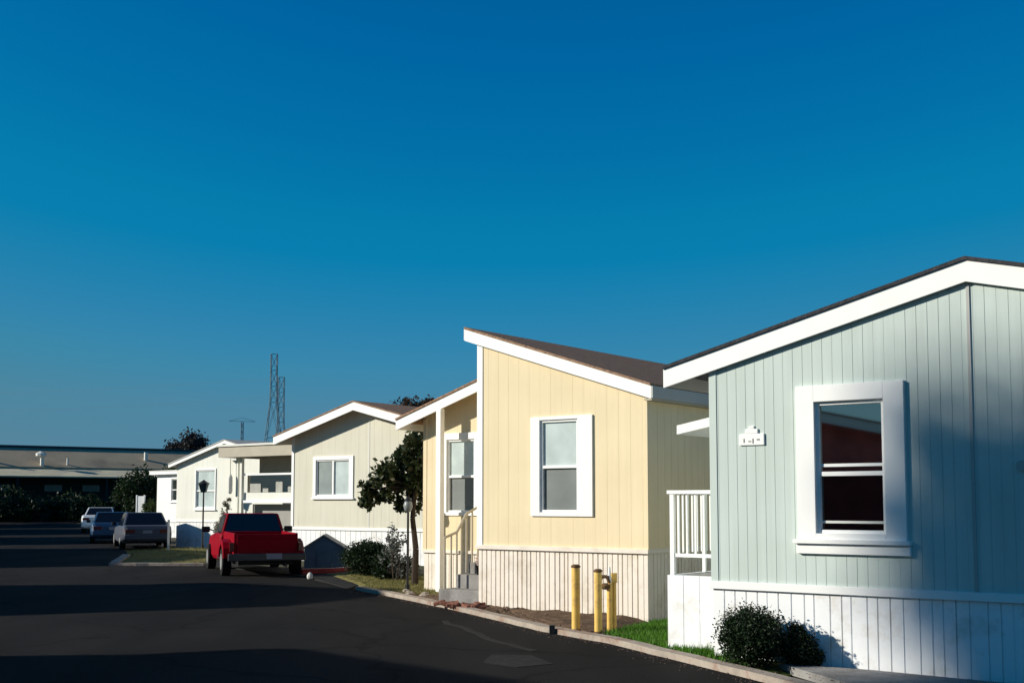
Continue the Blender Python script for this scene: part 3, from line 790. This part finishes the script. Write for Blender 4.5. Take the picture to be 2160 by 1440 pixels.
for i, (px, y, h, r, lb) in enumerate(((-44.0, 104, 2.9, 2.2, 'leftmost dark tree under the warehouse eave'), (-41.4, 101, 2.2, 1.7, 'second dark tree from the left under the warehouse eave'),
        (-38.8, 103, 2.6, 1.9, 'third dark tree from the left under the warehouse eave'), (-36.0, 101, 2.3, 1.7, 'dark tree left of the white sedan under the warehouse eave'),
        (-33.4, 102, 2.5, 1.9, 'dark tree right behind the white sedan'), (-30.5, 100, 2.7, 1.9, 'rightmost dark tree under the warehouse eave'))):
    tree('dark_tree', lb, (px, y, 0), ([(0, 0, -.1), (0, 0, .8), (0, 0, h * .5)], [.2, .16, .1]),
         [(0, 0, h * .55, r, 1.2, h * .42), (r * .4, 0, h * .3, r * .8, 1.1, h * .32), (-r * .5, 0, h * .35, r * .7, 1.1, h * .35)], 2200, .14, 'leaf', group='dark trees under the warehouse eave', shell=.3)
# tall tree across the street: its shadow falls on the sage wall
random.seed(21)
tree('tall_tree', 'tall tree behind the red walled home across the street', (-31.8, 7.05, 0), ([(0, 0, -.1), (.1, 0, 6), (0, 0, 13.5)], [.38, .30, .18]),
     [(0, .1, 16.3, 1.2, 1.2, 1.3), (0, -1.2, 15.4, 1.2, 1.1, 1.7), (0, .1, 15.0, 1.0, .95, .8), (0, 1.1, 15.35, .6, .55, .7), (0, .85, 16.4, .6, .50, .75), (0, .35, 14.9, .7, .7, .8), (0, -2.4, 15.0, 1.2, 1.1, 1.9), (0, -3.6, 14.8, 1.0, 1.0, 1.7)], 13500, .12, 'leaf_green', shell=.1)
for y, off, h in ((70, 5, 7), (82, 3, 7), (92, 3, 6.5), (100, 4, 6.5)):
    tree('roadside_tree', 'tall tree across the street near the far end of the road, %d metres away' % y, (leftk(y) - off, y, 0), ([(0, 0, -.1), (0, 0, 2), (0, 0, 4)], [.3, .25, .18]),
         [(0, 0, h * .65, 2.2, 2.6, h * .33), (0, 1.5, h * .45, 2, 2, h * .25)], 3000, .18, 'leaf_green', group='tall trees across the street')

# ------------------------------------------------------------------ street lamps
def lamp(loc, h, label, style, s=1.0):
    t = thing('lamp_post', label, 'street lamp', loc)
    mb = MB(); mb.tube((0, 0, -.05), (0, 0, .12), .05 * s, n=10); mb.tube((0, 0, .12), (0, 0, h - .3 * s), .028 * s, .024 * s, n=10)
    mb.build('pole', 'black', t)
    z = h - .34 * s
    if style == 'box':
        MB().hexa([(-.07 * s, -.07 * s, z), (.07 * s, -.07 * s, z), (.07 * s, .07 * s, z), (-.07 * s, .07 * s, z)],
                  [(-.13 * s, -.13 * s, z + .26 * s), (.13 * s, -.13 * s, z + .26 * s), (.13 * s, .13 * s, z + .26 * s), (-.13 * s, .13 * s, z + .26 * s)]).build('lantern', 'teal', t)
        MB().lathe([(.19 * s, 0), (.19 * s, .02), (.05 * s, .10 * s), (.02 * s, .13 * s)], (0, 0, z + .26 * s), 8).build('cap', 'black', t)
    else:
        MB().lathe([(.03 * s, 0), (.08 * s, .04 * s), (.10 * s, .13 * s), (.08 * s, .22 * s), (.03 * s, .27 * s)], (0, 0, z), 14).build('globe', 'globe', t, smooth=True)
        MB().lathe([(.09 * s, 0), (.06 * s, .04 * s), (.015 * s, .09 * s)], (0, 0, z + .245 * s), 14).build('cap', 'black', t)
lamp((-10.98, 42.3, 0), 2.36, 'black lamp post with square lantern in front of the cream home', 'box', 1.15)
lamp((-1.90, 21.75, 0), 1.72, 'slim black lamp post with pale globe left of the yellow home', 'globe', .85)
mp_ = MB().box(-.03, .03, -.03, .03, 0, 1.0).box(-.035, .035, -.035, .035, 1.0, 1.03)
o = mp_.build('marker_post', 'lattice'); o.location = (-11.62, 40.3, 0); tag(o, 'thin white marker post at the right corner of the silver sedan', 'post')

# ------------------------------------------------------------------ gas posts
def bollard(px, py, h, r, label):
    t = thing('bollard', label, 'bollard', (px, py, 0), group='yellow posts guarding the gas riser')
    MB().lathe([(r, -.05), (r, h - .02), (r * .9, h)], n=18).build('post', 'bollard', t, smooth=False)
    MB().lathe([(r * 1.12, 0), (r * 1.12, .025), (r * .6, .04)], (0, 0, h - .01), 18).build('cap', 'rust', t)
    MB().lathe([(r * 1.25, -.02), (r * 1.25, .015), (r * 1.05, .03)], (0, 0, 0), 18).build('collar', 'rust', t)
bollard(.80, 15.0, .80, .053, 'yellow bollard standing alone left of the gas riser')
bollard(1.06, 14.72, .76, .048, 'yellow bollard with rusty cap touching the gas riser')
gr = thing('gas_riser', 'yellow gas riser pipe with valve and regulator right of the bollards', 'gas pipe', (1.22, 14.95, 0))
MB().tube((0, 0, -.05), (0, 0, .60), .036, n=12).tube((.065, .1, -.05), (.065, .1, .66), .03, n=10).build('pipe', 'bollard', gr)
MB().path([Vector((0, 0, .60)), Vector((-.03, 0, .68)), Vector((-.10, .02, .68)), Vector((-.13, .03, .58))], [.022] * 4, 8).build('bend_pipe', 'rust', gr)
MB().lathe([(.02, 0), (.065, .015), (.07, .04), (.065, .06), (.03, .08)], (-.05, 0, .52), 14).build('regulator', 'rust', gr)
MB().box(.03, .10, .06, .12, .60, .72).build('valve', 'bollard', gr)
MB().tube((.0, .02, .62), (.0, .02, .80), .028, .012, n=8).build('vent_tip', 'white', gr)
o = MB().box(-.035, .035, -.03, .03, -.04, .085).build('drain_cap', 'black', bevel=.006); o.location = (.50, 14.95, 0); tag(o, 'small dark square drain cap on the kerb left of the bollards', 'drain cap')

# grit and small stones along the kerb and in the dirt bed
gm = MB()
for _ in range(1500):
    i = random.randrange(1, len(KERB) - 1); a = Vector(KERB[i]); b = Vector(KERB[i + 1]); p = a.lerp(b, random.random())
    d = (b - a).normalized(); nn = Vector((d.y, -d.x))
    q = p + nn * (abs(random.gauss(0, .12)) * -1 if random.random() < .55 else random.uniform(.16, .9))
    road_side = (q - p).dot(nn) < 0
    r_ = random.uniform(.003, .011) * (1.0 if road_side else 1.5); z_ = -.03 if road_side else .015
    sx, sy, sz = [random.uniform(.6, 1.4) * r_ for _ in range(3)]
    gm.add([(q.x + sx, q.y, z_), (q.x, q.y + sy, z_), (q.x - sx, q.y, z_), (q.x, q.y - sy, z_), (q.x + sx * .2, q.y, z_ + sz)], [(0, 1, 4), (1, 2, 4), (2, 3, 4), (3, 0, 4)])
tag(gm.build('gravel', 'grit'), 'reddish grit and small stones scattered along the kerb', 'gravel', kind='stuff')

# rubble bricks by the skirting corner
k = 0
for i in range(16):
    sx = random.uniform(-.55, .3); vy = random.uniform(-.55, -.1)
    o = MB().box(-.09, .09, -.045, .045, -.03, .03).build('brick', 'rubble', bevel=.012)
    p = W(Y, -2.95 + sx, vy, random.uniform(.02, .06)); o.location = p
    o.rotation_euler = (random.uniform(-.3, .3), random.uniform(-.3, .3), random.uniform(0, 3)); 
    tag(o, 'broken red brick lying in the dirt below the left corner of the yellow home', 'brick', 'broken bricks by the steps')
for i in range(8):
    o = MB().lathe([(.05, -.02), (.09, .0), (.07, .05), (.02, .07)], n=7).build('stone', 'kerb')
    p = W(Y, -5.9 + i * .22, 1.2 + random.uniform(-.25, .25), 0); o.location = p; o.scale = (random.uniform(.6, 1.3), random.uniform(.6, 1.2), random.uniform(.5, 1.2))
    o.rotation_euler = (0, 0, random.uniform(0, 6)); tag(o, 'small stone edging the bed by the foot of the steps', 'stone', 'edging stones by the steps')
o = MB().lathe([(.05, -.02), (.085, .02), (.09, .09), (.05, .15), (.02, .17)], n=9).build('white_stone', 'lattice'); o.scale = (.75, .75, .8); o.location = (-4.33, 25.6, -.02); tag(o, 'small white stone at the driveway corner beside the red pickup', 'stone')
struct('kerb_red', strip([(-4.75, 27.1), (-4.1, 27.5), (-3.75, 27.9)], .18, -.05, .10, -1), 'redkerb')

# ------------------------------------------------------------------ vehicles
def loft(mb, stations):
    """stations: list of (y, [(x,z)...] right half bottom to top)"""
    k = len(stations[0][1]); n = 2 * k; vs = []
    for y, half in stations:
        ring = [(x, y, z) for x, z in half] + [(-x, y, z) for x, z in reversed(half)]
        vs += ring
    fs = []
    for j in range(len(stations) - 1):
        for i in range(n):
            fs.append((j * n + i, j * n + (i + 1) % n, (j + 1) * n + (i + 1) % n, (j + 1) * n + i))
    fs.append(tuple(range(n - 1, -1, -1))); fs.append(tuple(range((len(stations) - 1) * n, len(stations) * n)))
    return mb.add(vs, fs)
def wheels(t, W2, ys, r, wd=.19):
    for y in ys:
        for s in (-1, 1):
            x0, x1 = (W2 - wd, W2) if s > 0 else (-W2, -W2 + wd)
            ty = MB().tube((x0, y, r), (x1, y, r), r, n=22).build('tyre', 'rubber', t, bevel=.02)
            xe = W2 + .004 if s > 0 else -W2 - .004
            MB().tube((xe - s * .03, y, r), (xe, y, r), r * .58, n=16).build('rim', 'rim', ty)
def pane(mb, a, b, c, d, th=.012, inset=.06):
    a, b, c, d = map(Vector, (a, b, c, d)); m_ = (a + b + c + d) / 4
    n = (b - a).cross(d - a).normalized() * th
    q = [p.lerp(m_, inset) for p in (a, b, c, d)]
    mb.hexa([p - n for p in q], [p + n for p in q])
    return mb
def sedan(loc, rz, label, paint, L=4.4, W_=1.74, H=1.22, belt=.80, hood=.76, deck=.84, red=True):
    t = thing('parked_car', label, 'car', loc, rz)
    w2 = W_ / 2
    def sec(y, w_, zb, zt, sh=.0):
        return (y, [(w_ * .86, zb), (w_ * .98, zb + .08), (w_, zb + (zt - zb) * .5), (w_ * .97, zt - .06), (w_ * .88, zt)])
    b = MB(); h = L / 2
    loft(b, [sec(-h, w2 * .86, .30, deck - .14), sec(-h + .10, w2 * .95, .24, deck - .02), sec(-h + .45, w2, .20, deck), sec(-h + 1.0, w2, .18, belt + .02),
             sec(0, w2, .17, belt), sec(h - 1.5, w2, .18, belt - .01), sec(h - .8, w2 * .98, .20, hood), sec(h - .25, w2 * .93, .24, hood - .10), sec(h, w2 * .80, .32, hood - .26)])
    b.build('body', paint, t, bevel=.02)
    y0, y1, y2, y3 = -h + .62, -h + 1.25, h - 2.15, h - 1.45
    bw, tw = w2 * .90, w2 * .70
    zb = belt - .03
    g = MB()
    P = [(-bw, y0, zb), (bw, y0, zb), (bw, y3, zb), (-bw, y3, zb)]; T = [(-tw, y1, H), (tw, y1, H), (tw, y2, H), (-tw, y2, H)]
    g.hexa(P, T); g.build('cabin', paint, t, bevel=.03)
    pane(MB(), P[0], P[1], T[1], T[0], inset=.10).build('rear_window', 'darkglass', t)
    pane(MB(), P[2], P[3], T[3], T[2], inset=.10).build('windscreen', 'darkglass', t)
    for a, b_ in ((1, 2), (3, 0)):
        pane(MB(), P[a], P[b_], T[b_], T[a], inset=.13).build('side_window', 'darkglass', t)
    wheels(t, w2 * .985, (-h + .85, h - .85), .30)
    for s in (-1, 1):
        x0, x1 = sorted((s * w2 * .48, s * w2 * .86))
        MB().box(x0, x1, -h - .012, -h + .10, deck - .28, deck - .15).build('taillight', 'redlens', t, bevel=.01)
        x0, x1 = sorted((s * w2 * .98, s * (w2 + .14)))
        MB().box(x0, x1, h - 1.75, h - 1.63, belt + .0, belt + .12).build('mirror', 'plastic', t, bevel=.02)
        x0, x1 = sorted((s * w2 * .4, s * w2 * .74))
        MB().box(x0, x1, h - .10, h + .01, hood - .34, hood - .24).build('headlight', 'blind', t, bevel=.01)
    MB().box(-w2 * .90, w2 * .90, -h - .07, -h + .08, .33, .50).build('bumper', paint, t, bevel=.03)
    MB().box(-w2 * .90, w2 * .90, h - .08, h + .05, .30, .45).build('bumper', paint, t, bevel=.03)
    MB().box(-.16, .16, -h - .02, -h + .04, deck - .29, deck - .18).build('licence_plate', 'plate', t)
    return t
ROADR = R(22.8)
sedan((-13.75, 44.2, -.03), ROADR, 'silver grey sedan parked behind the far lawn strip', 'silvercar', W_=1.76, H=1.28, L=4.3)
sedan((-16.8, 50.0, -.03), ROADR - R(3), 'dark blue car mostly hidden behind the silver grey sedan', 'bluecar', H=1.25, W_=1.74)
sedan((-22.9, 66.5, -.03), R(13), 'white sedan parked farthest down the road', 'whitecar', H=1.38, W_=1.8, belt=.88, deck=.98)

bs = thing('gabled_block', 'small blue gabled block between the red pickup and the round bush', 'gabled_block', (-4.74, 30.1, 0), R(4))  # gabled block, stand-in for a blue gable shape of unclear nature
MB().prism([(-.50, -.05), (.50, -.05), (.50, .46), (-.02, .76), (-.50, .46)], 0, .9).build('wall', 'dullblue', bs)
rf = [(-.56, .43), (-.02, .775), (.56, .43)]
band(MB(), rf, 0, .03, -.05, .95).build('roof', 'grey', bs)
MB().box(-.18, .16, -.02, 0, 0, .42).build('front_panel', 'dullblue', bs)

# pickup: step side bed, rear towards the camera
pk = thing('pickup_truck', 'red step side pickup truck with dark rear window parked in front of the beige home', 'pickup truck', (-6.21, 28.5, -.03), R(20))
b = MB()
# cab lower body + hood
def psec(y, w_, zb, zt): return (y, [(w_ * .94, zb), (w_, zb + .1), (w_, (zb + zt) / 2), (w_ * .97, zt - .05), (w_ * .90, zt)])
loft(b, [psec(-.18, .76, .32, .90), psec(-.1, .80, .30, .92), psec(.9, .82, .28, .92), psec(1.15, .82, .28, .90), psec(2.1, .80, .30, .84), psec(2.35, .74, .36, .76)])
b.build('body', 'redcar', pk, bevel=.02)
P = [(-.74, -.14, .89), (.74, -.14, .89), (.76, 1.25, .87), (-.76, 1.25, .87)]; T = [(-.60, -.02, 1.38), (.60, -.02, 1.38), (.60, .78, 1.38), (-.60, .78, 1.38)]
MB().hexa(P, T).build('cab', 'redcar', pk, bevel=.03)
pane(MB(), P[0], P[1], T[1], T[0], inset=.09).build('rear_window', 'darkglass', pk)
pane(MB(), P[2], P[3], T[3], T[2], inset=.09).build('windscreen', 'darkglass', pk)
for a, b_ in ((1, 2), (3, 0)): pane(MB(), P[a], P[b_], T[b_], T[a], inset=.12).build('side_window', 'darkglass', pk)
bd = MB()
bd.box(-.70, -.64, -2.25, -.20, .42, .96); bd.box(.64, .70, -2.25, -.20, .42, .96); bd.box(-.64, .64, -.26, -.20, .42, .96); bd.box(-.64, .64, -2.2, -.26, .42, .50)
bd.build('bed', 'redcar', pk, bevel=.012)
tg = MB().box(-.64, .64, -2.28, -2.21, .44, .94).box(-.58, .58, -2.295, -2.28, .50, .54).box(-.58, .58, -2.295, -2.28, .84, .88).build('tailgate', 'redcar', pk, bevel=.01)
for s in (-1, 1):
    prof = [(-1.98, .40), (-1.92, .62), (-1.75, .76), (-1.45, .82), (-1.15, .76), (-.98, .62), (-.90, .40), (-1.02, .40), (-1.12, .58), (-1.45, .70), (-1.78, .58), (-1.88, .40)]
    x0, x1 = sorted((s * .70, s * .90)); MB().prismx(prof if s > 0 else prof, x0, x1).build('fender', 'redcar', pk, bevel=.015)
    x0, x1 = sorted((s * .70, s * .84)); MB().box(x0, x1, -.88, -.22, .34, .42).build('side_step', 'plastic', pk, bevel=.008)
    x0, x1 = sorted((s * .705, s * .80)); MB().box(x0, x1, -2.30, -2.20, .56, .76).build('taillight', 'redlens', pk, bevel=.01)
    MB().tube((s * .80, .95, .95), (s * .93, .93, 1.0), .015).build('mirror_arm', 'plastic', pk)
    x0, x1 = sorted((s * .90, s * 1.10)); MB().box(x0, x1, .88, .94, .92, 1.06).build('mirror', 'plastic', pk, bevel=.02)
    x0, x1 = sorted((s * .45, s * .70)); MB().box(x0, x1, 2.33, 2.40, .52, .68).build('headlight', 'blind', pk)
MB().box(-.84, .84, -2.46, -2.32, .36, .52).build('bumper', 'chrome', pk, bevel=.02)
MB().box(-.80, .80, 2.36, 2.48, .32, .48).build('bumper', 'chrome', pk, bevel=.02)
MB().box(-.02, .32, -2.475, -2.462, .40, .52).build('licence_plate', 'plate', pk)
MB().box(-.60, .60, -2.2, 2.2, .26, .42).build('chassis', 'plastic', pk)
MB().tube((.40, -2.5, .26), (.40, -2.1, .28), .035).build('exhaust', 'chrome', pk)
wheels(pk, .88, (-1.43, 1.62), .31, .2)

# ------------------------------------------------------------------ warehouse and far things
ang = math.atan2(.56, .83)
wh = thing('warehouse', 'long low warehouse with tan roof and dark ridge at the end of the street', 'warehouse', (-49.7, 115, 0), ang)
x0, x1 = -35, 38
MB().hexa([(x0, -4.6, 4.85), (x1, -4.6, 4.85), (x1, 0, 6.88), (x0, 0, 6.88)], [(x0, -4.6, 5.0), (x1, -4.6, 5.0), (x1, 0, 7.03), (x0, 0, 7.03)]) \
    .hexa([(x0, 0, 6.88), (x1, 0, 6.88), (x1, 6, 4.4), (x0, 6, 4.4)], [(x0, 0, 7.03), (x1, 0, 7.03), (x1, 6, 4.55), (x0, 6, 4.55)]).build('roof', 'metalroof2', wh)
MB().hexa([(x0, -8.2, 3.95), (16.4, -8.2, 3.95), (16.4, -4.55, 4.7), (x0, -4.55, 4.7)], [(x0, -8.2, 4.06), (16.4, -8.2, 4.06), (16.4, -4.55, 4.84), (x0, -4.55, 4.84)]).build('canopy', 'metalroof', wh)
MB().box(x0, x1, -.16, .16, 6.90, 7.22).build('ridge_vent', 'teal', wh)
MB().box(x0, x1, -5.0, -4.7, 0, 4.72).box(x0, x0 + .3, -4.7, 5.6, 0, 4.4).box(x1 - .3, x1, -4.7, 5.6, 0, 4.4).box(x0, x1, 5.6, 5.9, 0, 4.4).build('wall', 'darkwall', wh)
for xx in (3.1, 6.6, -1.5, 12):
    MB().box(xx, xx + 1.6, -5.05, -5.0, 2.7, 3.3).build('window', 'tealwin', wh)
for xx in (-20, -10, 0, 8, 16):
    MB().box(xx, xx + .2, -8.0, -7.8, 0, 3.95).build('post', 'darkwall', wh)
for xx, yy, z0_, z1_, r_ in ((-1.3, -3.6, 5.1, 6.2, .16), (3.0, -4.2, 4.9, 6.2, .18), (5.4, -4.0, 5.0, 5.9, .1), (13.4, -2.5, 5.7, 6.7, .2)):
    MB().tube((xx, yy, z0_), (xx, yy, z1_), r_, n=8).build('vent_pipe', 'lattice', wh)
MB().lathe([(.15, 0), (.5, .15), (.5, .4), (.1, .6)], (2.9, -4.2, 5.9), 10).build('vent_cowl', 'lattice', wh)
MB().lathe([(.1, 0), (.28, .15), (.28, .4), (.1, .5)], (-2.0, -.6, 6.4), 10).build('vent_cowl', 'white', wh)

def pylon(loc, zt, wt, zk, wb, label, arms=()):
    t = thing('transmission_tower', label, 'transmission tower', loc, R(20), group='lattice towers on the horizon')
    mb = MB(); th = .14
    lv = [(0, wb), (zk * .33, wb - (wb - wt) * .36), (zk * .66, wb - (wb - wt) * .7), (zk, wt * 1.05), (zk + (zt - zk) * .33, wt), (zk + (zt - zk) * .66, wt), (zt, wt)]
    for (za, a), (zb, b_) in zip(lv[:-1], lv[1:]):
        ca = [(-a / 2, -a / 2), (a / 2, -a / 2), (a / 2, a / 2), (-a / 2, a / 2)]; cb_ = [(-b_ / 2, -b_ / 2), (b_ / 2, -b_ / 2), (b_ / 2, b_ / 2), (-b_ / 2, b_ / 2)]
        for i in range(4):
            j = (i + 1) % 4
            mb.tube((*ca[i], za), (*cb_[i], zb), th * 1.5, n=4)
            mb.tube((*ca[i], za), (*cb_[j], zb), th * .7, n=4); mb.tube((*ca[j], za), (*cb_[i], zb), th * .7, n=4)
            mb.tube((*cb_[i], zb), (*cb_[j], zb), th * .7, n=4)
    mb.build('lattice_mast', 'pylon', t)
    if arms:
        am = MB()
        for z, l in arms: am.tube((-l, 0, z), (l, 0, z), th, n=4); am.tube((-l, 0, z), (0, 0, z + 2), th * .7, n=4); am.tube((l, 0, z), (0, 0, z + 2), th * .7, n=4)
        am.build('cross_arm', 'pylon', t)
pylon((-101, 500, 0), 64.5, 2.6, 44, 13.5, 'tallest lattice transmission tower behind the carport roof')
pylon((-110.5, 565, 0), 61.5, 2.7, 40, 12.0, 'shorter lattice transmission tower right of the tallest one')
pylon((-146, 640, 0), 45, 1.2, 34, 6.0, 'small distant transmission tower with wide cross arm left of the tall ones', arms=((47 - 1.5, 7.0),))
for zz, lab in ((54, 'upper'), (46, 'lower')):
    mb = MB(); pts = []
    for i in range(25):
        u_ = i / 24; p = Vector((-101, 500, zz)).lerp(Vector((-420, 560, zz - 3)), u_); p.z -= 4 * 6 * u_ * (1 - u_) * .5; pts.append(p)
    mb.path(pts, [.045] * 25, 4)
    tag(mb.build('power_line', 'pylon'), '%s thin power line running left from the tall lattice towers' % lab, 'power line')
